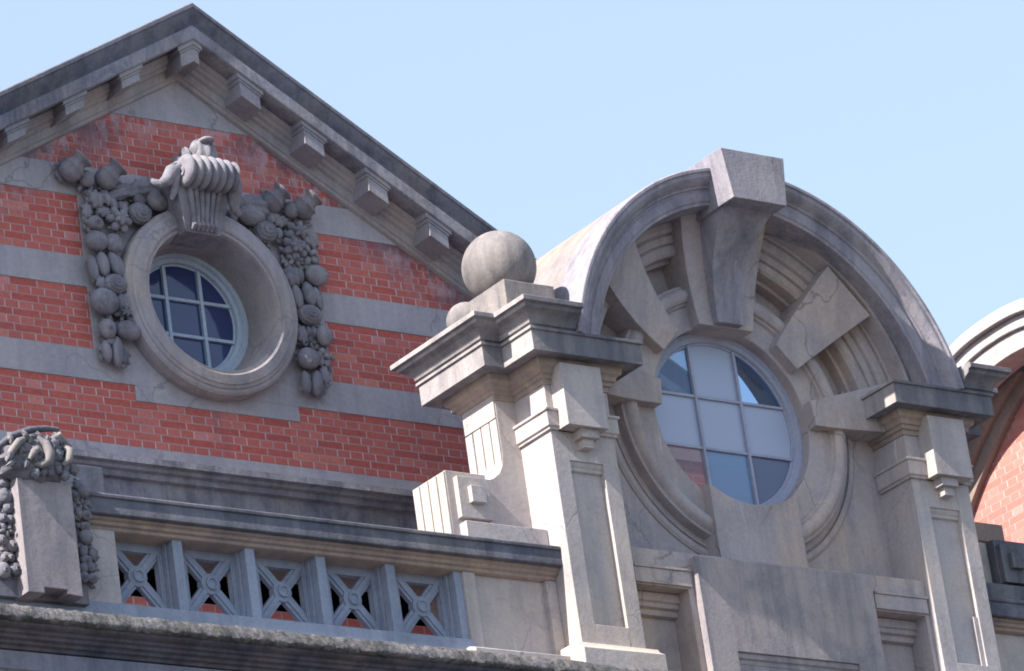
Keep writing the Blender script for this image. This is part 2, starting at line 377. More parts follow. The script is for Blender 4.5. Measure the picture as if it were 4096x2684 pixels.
# moulded stone round the window
b = MB().ring([(.748, 27.62), (.748, 27.50), (.742, 27.475), (.725, 27.462), (.700, 27.462), (.697, 27.452), (.675, 27.446), (.668, 27.436), (.60, 27.430), (.588, 27.436), (.583, 27.448), (.560, 27.448), (.552, 27.462), (.55, 27.49),
               (.500, 27.80), (.52, 27.88), (.60, 27.88)], CX, CZ, n=120)
part('window_surround', b, 'surround', gable, 0, 30)
b = MB().ring([(.53, 27.86), (.53, 27.78), (.475, 27.775), (.47, 27.80), (.438, 27.80), (.434, 27.83), (.42, 27.83), (.42, 27.86)], 19.415, 14.137, n=96)
fr = part('window_frame', b, 'frame', gable, 0, 30)
GCX, GCZ, GR = 19.415, 14.137, .425
def bars(cx, cz, r, vs, hs, y0, y1, wd, parent, mat='frame'):
    for x in vs:
        h = math.sqrt(r*r-(x-cx)**2); part('muntin', MB().box(x-wd, x+wd, y0, y1, cz-h, cz+h), mat, parent, .003)
    for z in hs:
        h = math.sqrt(r*r-(z-cz)**2); part('muntin', MB().box(cx-h, cx+h, y0+.006, y1-.004, z-wd*.9, z+wd*.9), mat, parent, .003)
bars(GCX, GCZ, GR, (19.26, 19.566), (14.281, 13.993), 27.805, 27.845, .014, fr)
def clip(poly, f):
    out = []
    for i in range(len(poly)):
        p, q = poly[i], poly[(i+1) % len(poly)]; a, b_ = f(p), f(q)
        if a >= 0: out.append(p)
        if (a >= 0) != (b_ >= 0):
            t = a/(a-b_); out.append((p[0]+(q[0]-p[0])*t, p[1]+(q[1]-p[1])*t))
    return out
def panes(cx, cz, r, vs, hs, y, mats, parent):
    X = [cx-r-1]+list(vs)+[cx+r+1]; Z = [cz-r-1]+sorted(hs)+[cz+r+1]
    for i in range(3):
        for j in range(3):
            p = disc(cx, cz, r)
            for fn in (lambda q: q[0]-X[i], lambda q: X[i+1]-q[0], lambda q: q[1]-Z[j], lambda q: Z[j+1]-q[1]): p = clip(p, fn)
            mt = mats[2-j][i]
            if mt: part('pane', MB().prism(p, y, y+.005), mt, parent, 0)
panes(GCX, GCZ, GR, (19.26, 19.566), (14.281, 13.993), 27.835, [['pane_dark']*3]*3, fr)
part('window_back', MB().box(18.9, 19.95, 28.6, 28.62, 13.6, 14.7), 'pane_dark', gable, 0)

# carved keystone over the round window
k = MB()
def ks(z, w_, y): return [(19.335-w_, y, z), (19.335+w_, y, z), (19.335+w_, 27.62, z), (19.335-w_, 27.62, z)]
def ks2(z, xa, xb, y): return [(xa, y, z), (xb, y, z), (xb, 27.62, z), (xa, 27.62, z)]
k.sections([ks2(14.615, 19.19, 19.50, 27.37), ks2(14.66, 19.18, 19.505, 27.355), ks2(14.74, 19.16, 19.52, 27.335), ks2(14.87, 19.12, 19.555, 27.30), ks2(15.0, 19.085, 19.585, 27.27)])
key = part('keystone', k, 'carved', gable, .008)
for i in range(6):                                                    # flutes run down the block and roll at the foot
    x = 19.20+.054*i; xb = 19.252+.038*i
    t_ = MB().tube([(x, 27.262, 14.98), (x*.6+xb*.4, 27.295, 14.87), (xb, 27.33, 14.745), (xb, 27.343, 14.69), (xb, 27.328, 14.66), (xb, 27.355, 14.635)], [.024, .023, .02, .019, .022, .016], 10)
    part('flute', t_, 'carved', key, 0, 60)
sc = MB(); sx0, sx1 = 19.125, 19.56
prof = []
n_ = 56
for i in range(n_+1):
    u = i/n_; x = sx0+(sx1-sx0)*u; prof.append((.088+.034*abs(math.sin(u*math.pi*6.5))**.7+.012*math.sin(u*math.pi), x-sx0))
prof = [(.001, 0)]+prof+[(.001, sx1-sx0)]
sc.lathe(prof, (sx0, 27.235, 15.035), (1, 0, 0), 28)
part('scroll', sc, 'carved', key, 0, 60)
sh = MB()
sh.blob((19.375, 27.31, 15.20), (.115, .11, .145), 0, lambda d: 1+.07*math.cos(9*math.atan2(d.x, -d.y)), 54, 16)
sh.blob((19.372, 27.22, 15.305), (.058, .055, .026)); sh.blob((19.25, 27.33, 15.19), (.045, .06, .085), -12, lambda d: 1+.1*math.cos(6*math.atan2(d.x, -d.y))); sh.blob((19.195, 27.36, 15.15), (.038, .05, .07), -25); sh.blob((19.30, 27.28, 15.24), (.035, .05, .06), -8)
part('shell', sh, 'carved', key, 0, 60)
for side, q in ((-1, [(19.14, 27.27, 15.08), (19.07, 27.28, 15.03), (19.03, 27.30, 14.96), (18.975, 27.32, 14.935), (18.925, 27.34, 14.96), (18.915, 27.36, 15.0)]),
                (1, [(19.56, 27.25, 15.08), (19.60, 27.26, 15.0), (19.60, 27.28, 14.90), (19.61, 27.31, 14.83), (19.66, 27.34, 14.80)])):
    lf = MB().tube(q, [.05, .058, .05, .034, .026, .012][:len(q)], 12)
    p0 = q[1]
    lf.tube([(p0[0]-.01*side, p0[1]-.02, p0[2]+.06), (p0[0]-.03*side, p0[1]-.01, p0[2]-.03), (p0[0]-.02*side, p0[1]+.03, p0[2]-.14), (p0[0]-.0*side, p0[1]+.05, p0[2]-.20)], [.03, .038, .03, .014], 10)
    lf.lathe([(.012, -.02), (.034, -.02), (.04, 0), (.034, .02), (.012, .02)], (19.135 if side < 0 else 19.57, 27.225, 15.02), (1, 0, 0), 16)
    part('acanthus_leaf', lf, 'carved', key, 0, 60)

# carved fruit
def fruit(kind, x, z, rx, rz, rot, wall_y, parent, mat='carved'):
    k0 = (wall_y-.04)/27.42 if wall_y > 27 else 1.0; x *= k0; z *= k0; rx *= 1.0; rz *= 1.0; r = max(rx, rz); mb = MB(); dy = min(rx, rz)*.85
    lift = .35*dy
    y = wall_y - lift - .02
    if kind == 'ball':
        mb.blob((x, y, z), (rx, dy*.95, rz)); mb.lathe([(.001, -.012), (.012, -.012), (.016, 0), (.012, .006)], (x-.1*rx, y-dy*.95, z-.15*rz), (0, -1, .2), 8); nm = 'fruit'
    elif kind == 'apple':
        ph = rng.uniform(0, 6)
        def fa(d):                                                   # dimple and soft lobes
            q = d.dot(Vector((.35, -.8, .45)).normalized()); return (1 - .34*math.exp(-((1-q)/.05)) + .05*math.cos(5*math.atan2(d.z, d.x)+ph)*max(0, -d.y))
        mb.blob((x, y, z), (rx*1.02, dy*.95, rz*1.02), rot, fa, 36, 24); nm = 'fruit'
    elif kind == 'pod':
        def fp(d): return 1 + .05*math.cos(3*math.atan2(d.y, d.x))
        mb.blob((x, y, z), (rx, dy*1.0, rz), rot, fp, 20, 18); nm = 'fruit'
    elif kind == 'pine':
        def fn(d):
            a = math.atan2(d.z, d.x); e = math.acos(max(-1, min(1, -d.y))); return 1+.07*math.cos(11*a+8*e)*math.cos(11*a-8*e)+.02*math.sin(20*e)
        mb.blob((x, y, z), (rx, dy*.95, rz), rot, fn, 72, 40); nm = 'pine_cone'
    elif kind == 'flower':
        n = 6 if r > .09 else 5; ph = rng.uniform(0, 1)
        for i in range(n):
            a = ph+2*math.pi*i/n
            mb.blob((x+rx*.58*math.cos(a), y+.01, z+rz*.58*math.sin(a)), (rx*.42, dy*.4, rz*.30), -math.degrees(a), lambda d: 1-.25*math.exp(-((1+d.y)/.12)), 16, 12)
            if r > .09:
                a += .5; mb.blob((x+rx*.3*math.cos(a), y-.03, z+rz*.3*math.sin(a)), (rx*.26, dy*.3, rz*.2), -math.degrees(a), None, 14, 10)
        mb.blob((x, y-.03, z), (rx*.2, dy*.3, rz*.2), 0, None, 12, 8); nm = 'flower'
    elif kind == 'leaf':
        def fl(d): return 1+.16*math.cos(7*math.atan2(d.z, d.x))*(1-abs(d.y)) - .22*math.exp(-(d.x/.18)**2)*max(0, -d.y)
        mb.blob((x, y, z), (rx*1.05, dy*.75, rz*1.05), rot, fl, 40, 20); nm = 'leaf'
    elif kind == 'drape':
        def fd(d): return 1+.10*math.sin(9*d.z+2*d.x)
        mb.blob((x, y+.02, z), (rx, dy*.8, rz), rot, fd, 36, 24); nm = 'drapery'
    elif kind == 'neck':
        mb.blob((x, y, z), (rx, dy*.9, rz), rot); nm = 'drapery'
    elif kind == 'horn':
        ax = Vector((.55, -.50, .62)).normalized()
        rr = .108
        pf = [(.001, -.78), (.40, -.72), (.70, -.48), (.84, -.12), (.80, .18), (.86, .24), (.86, .32), (.76, .36), (.62, .55), (.55, .72), (.60, .9), (.74, 1.02), (.80, 1.14), (.72, 1.22), (.58, 1.18), (.40, .9), (.34, .5), (.3, 0), (.001, -.1)]
        mb.lathe([(a*rr, b*rr) for a, b in pf], (x, wall_y-.5*rr, z), ax, 28, lambda a, u: 1+(.10*math.cos(2*a+.5) if u > .4 else 0)); nm = 'horn'
    return part(nm, mb, mat, parent, 0, 60)
LEFT = [
    ('horn', 18.285, 14.985, 0.089, 0.097, -30), ('horn', 18.585, 14.965, 0.104, 0.097, 30), ('neck', 18.418, 14.943, 0.062, 0.065, 0),
    ('leaf', 18.481, 14.787, 0.062, 0.068, 10), ('leaf', 18.394, 14.685, 0.041, 0.061, 10), ('leaf', 18.572, 14.813, 0.041, 0.058, -20),
    ('pod', 18.629, 14.776, 0.035, 0.055, -20), ('pod', 18.708, 14.756, 0.038, 0.052, -35), ('leaf', 18.538, 14.699, 0.059, 0.039, 0),
    ('ball', 18.45, 14.595, 0.065, 0.058, 0), ('flower', 18.654, 14.646, 0.111, 0.106, 0), ('pine', 18.841, 14.724, 0.091, 0.081, 0),
    ('pod', 18.856, 14.842, 0.052, 0.039, 60), ('drape', 18.711, 14.885, 0.132, 0.058, -25), ('drape', 18.917, 14.941, 0.161, 0.072, -20),
    ('apple', 19.009, 14.852, 0.088, 0.081, 0), ('pod', 19.114, 14.861, 0.028, 0.065, 0), ('pod', 19.091, 14.954, 0.025, 0.046, 30),
    ('apple', 18.439, 14.45, 0.089, 0.077, 0), ('apple', 18.582, 14.452, 0.069, 0.077, 30), ('pod', 18.39, 14.236, 0.04, 0.096, -8),
    ('pod', 18.476, 14.276, 0.051, 0.096, -5), ('pod', 18.577, 14.29, 0.051, 0.097, -18), ('pod', 18.631, 14.272, 0.031, 0.093, -12),
    ('pine', 18.556, 14.121, 0.092, 0.078, 0), ('leaf', 18.443, 14.127, 0.038, 0.05, 0), ('apple', 18.443, 13.972, 0.111, 0.099, 0),
    ('leaf', 18.615, 13.988, 0.062, 0.078, -15), ('flower', 18.612, 13.903, 0.092, 0.057, 0), ('ball', 18.451, 13.763, 0.067, 0.078, 0),
    ('apple', 18.622, 13.771, 0.1, 0.074, 0), ('leaf', 18.478, 13.676, 0.038, 0.028, 0), ('pod', 18.426, 13.593, 0.04, 0.081, -5),
    ('pod', 18.517, 13.597, 0.046, 0.116, 5), ('pod', 18.577, 13.57, 0.031, 0.06, 15),
]
RIGHT = [
    ('drape', 19.864, 14.923, 0.153, 0.103, -15), ('apple', 19.83, 14.853, 0.117, 0.085, 0), ('horn', 20.02, 14.985, 0.114, 0.111, -20),
    ('neck', 20.195, 14.95, 0.065, 0.067, 0), ('horn', 20.30, 14.975, 0.115, 0.112, 25), ('pod', 19.669, 14.829, 0.04, 0.048, 0),
    ('pine', 19.933, 14.736, 0.097, 0.085, 0), ('leaf', 20.016, 14.872, 0.065, 0.044, -20), ('leaf', 20.092, 14.847, 0.061, 0.044, -20),
    ('pod', 20.062, 14.747, 0.037, 0.044, 10), ('flower', 20.233, 14.768, 0.122, 0.1, 0), ('flower', 20.183, 14.641, 0.11, 0.11, 0),
    ('flower', 20.307, 14.599, 0.089, 0.09, 0), ('leaf', 20.35, 14.744, 0.056, 0.08, -15), ('flower', 20.181, 14.552, 0.083, 0.06, 0),
    ('leaf', 20.127, 14.407, 0.071, 0.075, 0), ('pod', 20.212, 14.428, 0.031, 0.06, 0), ('apple', 20.349, 14.437, 0.094, 0.082, 0),
    ('pod', 20.153, 14.245, 0.046, 0.099, -8), ('pod', 20.26, 14.277, 0.053, 0.099, -10), ('pod', 20.339, 14.258, 0.039, 0.089, -12),
    ('pine', 20.24, 14.103, 0.101, 0.079, 0), ('leaf', 20.157, 13.94, 0.046, 0.074, -10), ('pod', 20.222, 13.978, 0.027, 0.044, 0),
    ('pod', 20.266, 13.984, 0.028, 0.044, 0), ('flower', 20.215, 13.889, 0.066, 0.049, 0), ('apple', 20.349, 13.955, 0.064, 0.084, 0),
    ('apple', 20.178, 13.748, 0.093, 0.083, 0), ('flower', 20.317, 13.776, 0.072, 0.089, 0), ('pod', 20.134, 13.559, 0.042, 0.088, 0),
    ('pod', 20.234, 13.561, 0.049, 0.103, 5), ('leaf', 20.313, 13.639, 0.038, 0.074, -5),
]
CART = [
    ('apple', 15.89, 11.413, 0.043, 0.04, 0), ('apple', 15.893, 11.352, 0.038, 0.031, 0), ('apple', 15.883, 11.264, 0.048, 0.053, 0),
    ('leaf', 15.933, 11.252, 0.029, 0.035, 0), ('ball', 15.902, 11.188, 0.038, 0.039, 0), ('ball', 15.857, 11.114, 0.033, 0.031, 0),
    ('ball', 15.912, 11.111, 0.038, 0.031, 0), ('flower', 15.876, 11.038, 0.057, 0.048, 0), ('ball', 15.83, 10.965, 0.033, 0.035, 0),
    ('ball', 15.901, 10.929, 0.04, 0.039, 0), ('ball', 15.835, 10.845, 0.028, 0.03, 0), ('ball', 15.882, 10.849, 0.028, 0.026, 0),
    ('ball', 15.816, 10.757, 0.047, 0.056, 0), ('ball', 15.906, 10.774, 0.043, 0.043, 0), ('leaf', 16.438, 11.403, 0.034, 0.036, 0),
    ('apple', 16.471, 11.362, 0.047, 0.049, 0), ('ball', 16.414, 11.321, 0.027, 0.036, 0), ('flower', 16.46, 11.273, 0.058, 0.044, 0),
    ('pod', 16.419, 11.208, 0.029, 0.04, -15), ('ball', 16.475, 11.196, 0.039, 0.035, 0), ('ball', 16.456, 11.115, 0.037, 0.035, 0),
    ('apple', 16.452, 11.045, 0.049, 0.049, 0), ('pod', 16.421, 10.946, 0.031, 0.044, 10), ('pod', 16.495, 10.927, 0.034, 0.044, -10),
    ('ball', 16.437, 10.887, 0.044, 0.035, 0), ('pod', 16.407, 10.832, 0.034, 0.035, 60), ('pod', 16.466, 10.846, 0.034, 0.031, 60),
    ('ball', 16.409, 10.771, 0.034, 0.039, 0), ('ball', 16.471, 10.768, 0.039, 0.035, 0),
]

def garland(items, name, label, wall_y, parent, spine, mat='carved'):
    sk = 1.0035 if wall_y > 27 else 1
    b = MB().tube([(x*sk, wall_y+.02, z*sk) for x, z in spine], .035, 10)
    for t_, x, z, rx, rz, rot in [(i[0], i[1]*(1.0035 if wall_y > 27 else 1), i[2]*(1.0035 if wall_y > 27 else 1), *i[3:]) for i in items]:   # small leaves and berries packed behind the fruit
        for q in range(5):
            a = rng.uniform(0, 6.28); k_ = rng.uniform(.75, 1.15); s_ = rng.uniform(.6, 1.1)*.03
            b.blob((x+rx*k_*math.cos(a), wall_y-rng.uniform(.01, .05), z+rz*k_*math.sin(a)), (s_*.75, s_*.6, s_*rng.uniform(1.0, 1.7)), rng.uniform(-90, 90), lambda d: 1+.15*math.cos(5*math.atan2(d.z, d.x)), 12, 8)
    gb = part(name, b, mat, parent, 0, 60, label)
    for it in items: fruit(*it, wall_y-.03, gb, mat)
garland(LEFT, 'garland', 'left garland', 27.57, gable, [(18.30, 14.97), (18.42, 14.9), (18.50, 14.7), (18.50, 14.4), (18.51, 14.1), (18.52, 13.8), (18.50, 13.6)])
garland(RIGHT, 'garland', 'right garland', 27.57, gable, [(19.70, 14.92), (20.0, 14.9), (20.24, 14.8), (20.25, 14.4), (20.25, 14.1), (20.25, 13.8), (20.22, 13.6)])
# moulded course along the foot of the gable
b = MB().prism([(27.62, 12.70), (27.20, 12.692), (27.20, 12.68), (27.20, 12.645), (27.235, 12.635), (27.24, 12.61), (27.27, 12.60), (27.275, 12.56), (27.31, 12.55), (27.31, 12.15), (27.34, 12.13), (27.34, 12.08), (27.60, 12.08)], 15.0, 24.6, 'YZ')
part('base_cornice', b, 'rake', gable, 0)

# ================================================================ ROUND-TOPPED STONE DORMER
DX, DZ = 22.20, 12.62
dormer = thing('stone_dormer', 'free-standing round-topped stone dormer with a ring of wedge blocks round its circular window', 'dormer', (DX, 25.2, 10.45))
A0 = 9.6
b = MB().ring([(1.800, 24.668), (1.79, 24.66), (1.768, 24.66), (1.764, 24.675), (1.735, 24.675), (1.715, 24.69), (1.695, 24.715), (1.683, 24.735), (1.668, 24.737), (1.664, 24.752), (1.645, 24.754), (1.638, 24.742), (1.575, 24.752), (1.568, 24.762), (1.545, 24.765), (1.545, 24.99), (1.80, 24.99)], 22.255, 12.57, A0, 180-A0, 110)
part('arch', b, 'arch', dormer, .006, 30)
b = MB().ring([(1.80, 24.985), (1.80, 26.22), (1.62, 26.22), (1.62, 25.5), (1.548, 25.5), (1.548, 24.985)], 22.255, 12.57, A0, 180-A0, 110)
part('barrel_roof', b, 'barrel', dormer, .01, 30)
# inner mouldings, coffer field
b = MB().ring([(1.56, 24.90), (1.53, 24.90), (1.515, 25.03), (1.505, 25.035), (1.50, 25.06), (1.487, 25.06), (1.487, 25.045), (1.44, 25.05), (1.42, 25.065), (1.41, 25.09), (1.397, 25.09), (1.397, 25.075), (1.345, 25.085), (1.34, 25.11), (1.327, 25.11), (1.327, 25.095), (1.275, 25.10), (1.255, 25.12), (1.25, 25.20), (1.225, 25.205), (1.22, 25.29),
               (.99, 25.29), (.99, 25.52), (1.56, 25.52)], DX, DZ, 0, 180, 110)
part('inner_moulding', b, 'dormer', dormer, .004, 30)
b = MB().ring([(.705, 25.40), (.705, 25.185), (.712, 25.178), (.875, 25.176), (.885, 25.155), (.90, 25.15), (.905, 25.13), (.925, 25.112), (.95, 25.106), (.98, 25.112), (1.0, 25.128), (1.012, 25.15), (1.03, 25.155), (1.035, 25.18), (1.035, 25.40)], DX, DZ, 0, 360, 140)
part('window_ring', b, 'dormer', dormer, 0, 30)
b = MB().ring([(1.03, 25.235), (1.085, 25.225), (1.09, 25.245), (1.10, 25.245), (1.105, 25.222), (1.14, 25.222), (1.16, 25.235), (1.165, 25.26), (1.165, 25.4), (1.03, 25.4)], DX, DZ, 180, 360, 90)
part('outer_ring', b, 'dormer', dormer, 0, 30)
# wall below the springing
w = MB(); n = 48; v = []
X0, X1, ZB = DX-1.37, DX+1.37, 11.40
for i in range(n+1):
    a = math.pi+math.pi*i/n; dx, dz = math.cos(a), math.sin(a)
    t = min(1.37/abs(dx) if abs(dx) > 1e-6 else 1e9, (DZ-ZB)/abs(dz) if abs(dz) > 1e-6 else 1e9)
    v.append([(DX+1.15*dx, 25.245, DZ+1.15*dz), (DX+t*dx, 25.245, DZ+t*dz), (DX+t*dx, 25.5, DZ+t*dz), (DX+1.15*dx, 25.5, DZ+1.15*dz)])
w.sections(v)
w.box(X0, DX-1.15, 25.245, 25.5, DZ, 13.0); w.box(DX+1.15, X1, 25.245, 25.5, DZ, 13.0)
for cx_, sx in ((X0, 1), (X1, -1)):                                   # corner pieces the fan leaves open
    w.prism([(cx_, ZB), (cx_+sx*.6, ZB), (cx_, ZB+.5)], 25.25, 25.49)
part('wall', w, 'dormer', dormer, 0)
w = MB(); Y0, Y1 = 24.96, 25.5
xs = [20.84, 20.88, 21.35, 23.05, 23.52, 23.56]
w.prism([(xs[0], 11.425), (xs[5], 11.425), (xs[5], 9.97), (xs[4], 9.97), (xs[4], 11.155), (xs[3], 11.155), (xs[3], 9.97), (xs[2], 9.97), (xs[2], 11.155), (xs[1], 11.155), (xs[1], 9.97), (xs[0], 9.97)], Y0, 25.16)
w.box(20.84, 23.56, 25.16, 25.5, 9.97, 11.42)
part('lower_wall', w, 'dormer', dormer, .006)
for a_, b_ in ((20.88, 21.35), (23.05, 23.52)):
    part('lintel', MB().box(a_-.004, b_+.02, 24.94, 25.0, 11.165, 11.275).box(a_-.004, b_+.03, 24.93, 25.0, 11.275, 11.292), 'dormer', dormer, .004)
    part('recess_moulding', MB().prism([(25.16, 11.15), (25.07, 11.15), (25.07, 11.09), (25.09, 11.08), (25.09, 11.05), (25.12, 11.04), (25.12, 11.0), (25.16, 10.99)], a_, b_, 'YZ'), 'dormer', dormer, .004)
s_ = MB().prism([(21.40, 11.385), (22.995, 11.385), (22.995, 9.98), (22.75, 9.98), (22.75, 10.70), (21.65, 10.70), (21.65, 9.98), (21.40, 9.98)], 24.895, 25.0)
s_.box(21.60, 22.80, 24.93, 25.0, 9.98, 10.72)
s_.prism([(24.95, 10.70), (24.91, 10.70), (24.91, 10.66), (24.925, 10.65), (24.925, 10.62), (24.95, 10.61)], 21.65, 22.75, 'YZ')
part('front_slab', s_, 'slab', dormer, .006)
b = MB(); p = [(21.80, 11.42), (22.60, 11.42)]
aa = [R(q) for q in range(-55, -126, -5)]
zr = DZ-math.sqrt(.70**2-.4**2)
p += [(22.60, zr)]+[(DX+.70*math.cos(a), DZ+.70*math.sin(a)) for a in aa if abs(.70*math.cos(a)) < .395]+[(21.80, zr)]
b.prism(p, 25.085, 25.45); part('sill_block', b, 'dormer', dormer, .006)
# wedge blocks
def wedge(name, a0, a1, r0, r1, y0, y1, label=None, mat='dormer'):
    b = MB(); secs = []
    for i in range(9):
        t = i/8; r = r0+(r1-r0)*t; y = y0+(y1-y0)*t*t
        A, B_ = R(a0), R(a1)
        secs.append([(DX+r*math.cos(A), y, DZ+r*math.sin(A)), (DX+r*math.cos(B_), y, DZ+r*math.sin(B_)), (DX+r*math.cos(B_), 25.42, DZ+r*math.sin(B_)), (DX+r*math.cos(A), 25.42, DZ+r*math.sin(A))])
    b.sections(secs); return part(name, b, mat, dormer, .007, 30)
wedge('wedge_block', 34.5, 53, .745, 1.50, 25.088, 24.89); wedge('wedge_block', 127, 145.5, .745, 1.50, 25.088, 24.89)
wedge('wedge_block', -.5, 15.2, .71, 1.46, 25.09, 24.99); wedge('wedge_block', 164.8, 180.5, .71, 1.46, 25.09, 24.99)
secs = []
for i in range(9):
    t = i/8; z = 13.29+.86*t; h = .25+.16*t; y = 25.085-.19*t*t; secs.append([(DX-h, y, z), (DX+h, y, z), (DX+h, 25.42, z), (DX-h, 25.42, z)])
part('wedge_block', MB().sections(secs), 'dormer', dormer, .006, 30)
secs = []
for i in range(15):
    t = i/14; z = 13.30+.76*t; h = .118+.075*t+.03*t**3; y = 25.03-.10*t-.32*t**3.2; secs.append([(DX-h, y, z), (DX+h, y, z), (DX+h, 25.2, z), (DX-h, 25.2, z)])
kb = MB().sections(secs)
kst = part('keystone', kb, 'arch', dormer, .007, 30)
hb = MB(); X = lambda s, e, y, z: (DX+s*e, y, z)
hb.add([(21.905, 24.50, 14.42), (22.49, 24.50, 14.42), (22.445, 24.50, 14.035), (21.955, 24.50, 14.035), (21.905, 25.45, 14.42), (22.49, 25.45, 14.42), (22.445, 25.45, 14.035), (21.955, 25.45, 14.035)],
       [(0, 1, 2, 3), (4, 7, 6, 5), (0, 4, 5, 1), (3, 2, 6, 7), (0, 3, 7, 4), (1, 5, 6, 2)])
part('keystone_head', hb, 'arch', kst, .007)
# circular window
b = MB().ring([(.71, 25.36), (.71, 25.265), (.685, 25.262), (.68, 25.275), (.645, 25.275), (.638, 25.30), (.625, 25.30), (.625, 25.36)], DX, DZ-.01, n=110)
wf = part('window_frame', b, 'frame_grey', dormer, 0, 30)
VS, HS = (21.985, 22.40), (12.812, 12.412)
bars(DX, DZ-.01, .632, VS, HS, 25.285, 25.325, .011, wf, 'frame_grey')
panes(DX, DZ-.01, .632, VS, HS, 25.31, [['pane_clear', 'pane_frost', 'pane_see'], ['pane_frost', 'pane_frost', 'pane_frost'], ['pane_open', 'pane_cyan', 'pane_slate']], wf)
part('back_ring', MB().ring([(1.33, 26.05), (1.61, 26.05), (1.61, 26.18), (1.33, 26.18)], DX, DZ, -8, 188, 90), 'dormer', dormer, 0, 30)
# the two piers, built mirrored about the window
def pier(sg):
    def q(dx): return DX+sg*dx
    def bx(mb, a, b_, y0, y1, z0, z1): return mb.box(min(q(a), q(b_)), max(q(a), q(b_)), y0, y1, z0, z1)
    core = MB(); bx(core, 1.36, 1.91, 24.945, 25.6, 10.6, 12.7)
    core2 = core
    for a, b_, z0, z1 in ((1.78, 1.91, 10.63, 12.7), (1.36, 1.49, 10.63, 12.7), (1.49, 1.78, 10.63, 10.79), (1.49, 1.78, 11.99, 12.7)): bx(core, a, b_, 24.90, 24.95, z0, z1)
    P = part('pier', core, 'pier', dormer, .005)
    e = MB(); bx(e, 1.78, 1.74, 24.915, 24.95, 10.79, 11.17); part('panel_patch', e, 'pier', P, .003)
    ln = [(1.36, 25.24), (1.36, 24.90), (1.91, 24.90), (1.91, 25.25), (2.08, 25.25), (2.08, 25.62), (1.91, 25.62)]
    def path(pts):
        pp = [(q(a), y) for a, y in pts]
        return pp
    def wr(pts, prof):
        # outward must be on the right of travel: mirror flips it
        pp = path(pts)
        if sg < 0: pp = pp[::-1]
        else: pp = pp
        w1 = MB(); w1.wrap(pp if sg > 0 else pp, prof); return w1
    def wrapped(pts, prof):
        pp = path(pts); mb = MB()
        # choose direction so that the offset grows away from the pier
        d = Vector((pp[1][0]-pp[0][0], pp[1][1]-pp[0][1])).normalized(); nn = Vector((d.y, -d.x))
        mid = Vector((q(1.6), 25.2)); c = Vector(((pp[0][0]+pp[1][0])/2, (pp[0][1]+pp[1][1])/2))
        if nn.dot(c-mid) < 0: pp = pp[::-1]
        return mb.wrap(pp, prof)
    wing = MB()
    poly = [(1.89, 12.7), (2.08, 12.7), (2.08, 12.12), (2.095, 12.05), (2.13, 11.99), (2.19, 11.945), (2.26, 11.925), (2.32, 11.92), (2.32, 11.45), (1.89, 11.45)]
    wing.prism([(q(a), z) for a, z in poly], 25.25, 25.62); 
    wg = part('side_console', wing, 'pier', P, .005)
    for y0, y1 in ((25.252, 25.325), (25.34, 25.425), (25.44, 25.525), (25.54, 25.618)):
        r_ = MB(); bx(r_, 2.08, 2.094, y0, y1, 12.05, 12.40); part('reed', r_, 'pier', wg, .003)
    r_ = MB(); bx(r_, 2.08, 2.094, 25.252, 25.618, 12.41, 12.6); part('reed', r_, 'pier', wg, .003)
    part('ledge', bx(MB(), 1.70, 2.32, 25.70, 26.0, 11.97, 12.09) if sg < 0 else bx(MB(), 1.70, 3.06, 25.8, 26.1, 12.20, 12.35), 'tan' if sg > 0 else 'pier', P, .006)
    cp = wrapped(ln[:4], [(-.02, 12.20), (.018, 12.20), (.018, 12.215), (.032, 12.225), (.032, 12.33), (.045, 12.335), (.045, 12.352), (.0, 12.36), (-.02, 12.36)])
    part('capital_band', cp, 'pier', P, .003)
    co = MB(); bx(co, 1.50, 1.85, 24.765, 24.92, 12.20, 12.66); c0 = part('console', co, 'pier', P, .005)
    d_ = MB(); bx(d_, 1.565, 1.72, 24.80, 24.92, 12.135, 12.20); bx(d_, 1.60, 1.69, 24.83, 24.92, 12.07, 12.135); part('drop', d_, 'pier', c0, .004)
    pm = MB().prism([(24.95, 11.99), (24.91, 11.99), (24.915, 11.96), (24.925, 11.95), (24.925, 11.925), (24.95, 11.915)], min(q(1.49), q(1.78)), max(q(1.49), q(1.78)), 'YZ')
    part('panel_moulding', pm, 'pier', P, .003)
    bed = wrapped(ln, [(-.05, 12.54), (.012, 12.54), (.012, 12.575), (.03, 12.58), (.034, 12.605), (.052, 12.61), (.06, 12.64), (.085, 12.655), (.092, 12.68), (.092, 12.72), (-.05, 12.72)])
    part('bed_moulding', bed, 'bed', P, .003)
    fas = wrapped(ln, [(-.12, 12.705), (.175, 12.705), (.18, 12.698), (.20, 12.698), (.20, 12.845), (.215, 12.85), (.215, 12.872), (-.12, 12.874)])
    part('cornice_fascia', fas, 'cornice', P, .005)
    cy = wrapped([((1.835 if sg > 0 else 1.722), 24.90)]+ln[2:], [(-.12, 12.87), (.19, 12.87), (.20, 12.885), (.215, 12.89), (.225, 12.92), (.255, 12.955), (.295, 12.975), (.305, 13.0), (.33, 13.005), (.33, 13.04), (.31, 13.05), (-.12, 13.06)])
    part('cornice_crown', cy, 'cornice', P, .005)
    part('cornice_core', bx(MB(), 1.78, 2.0, 25.0, 25.55, 12.72, 13.05), 'weathered', P, 0)
    part('base', MB().prism([(25.2, 10.45), (24.79, 10.45), (24.79, 10.575), (24.84, 10.605), (24.86, 10.635), (25.2, 10.64)], min(q(1.29), q(1.99)), max(q(1.29), q(1.99)), 'YZ'), 'pier', P, .008)
    part('side_wall', bx(MB(), 1.62, 1.77, 25.45, 25.95, 10.45, 12.92), 'dormer', P, 0)
    return P
pier(-1); pier(1)

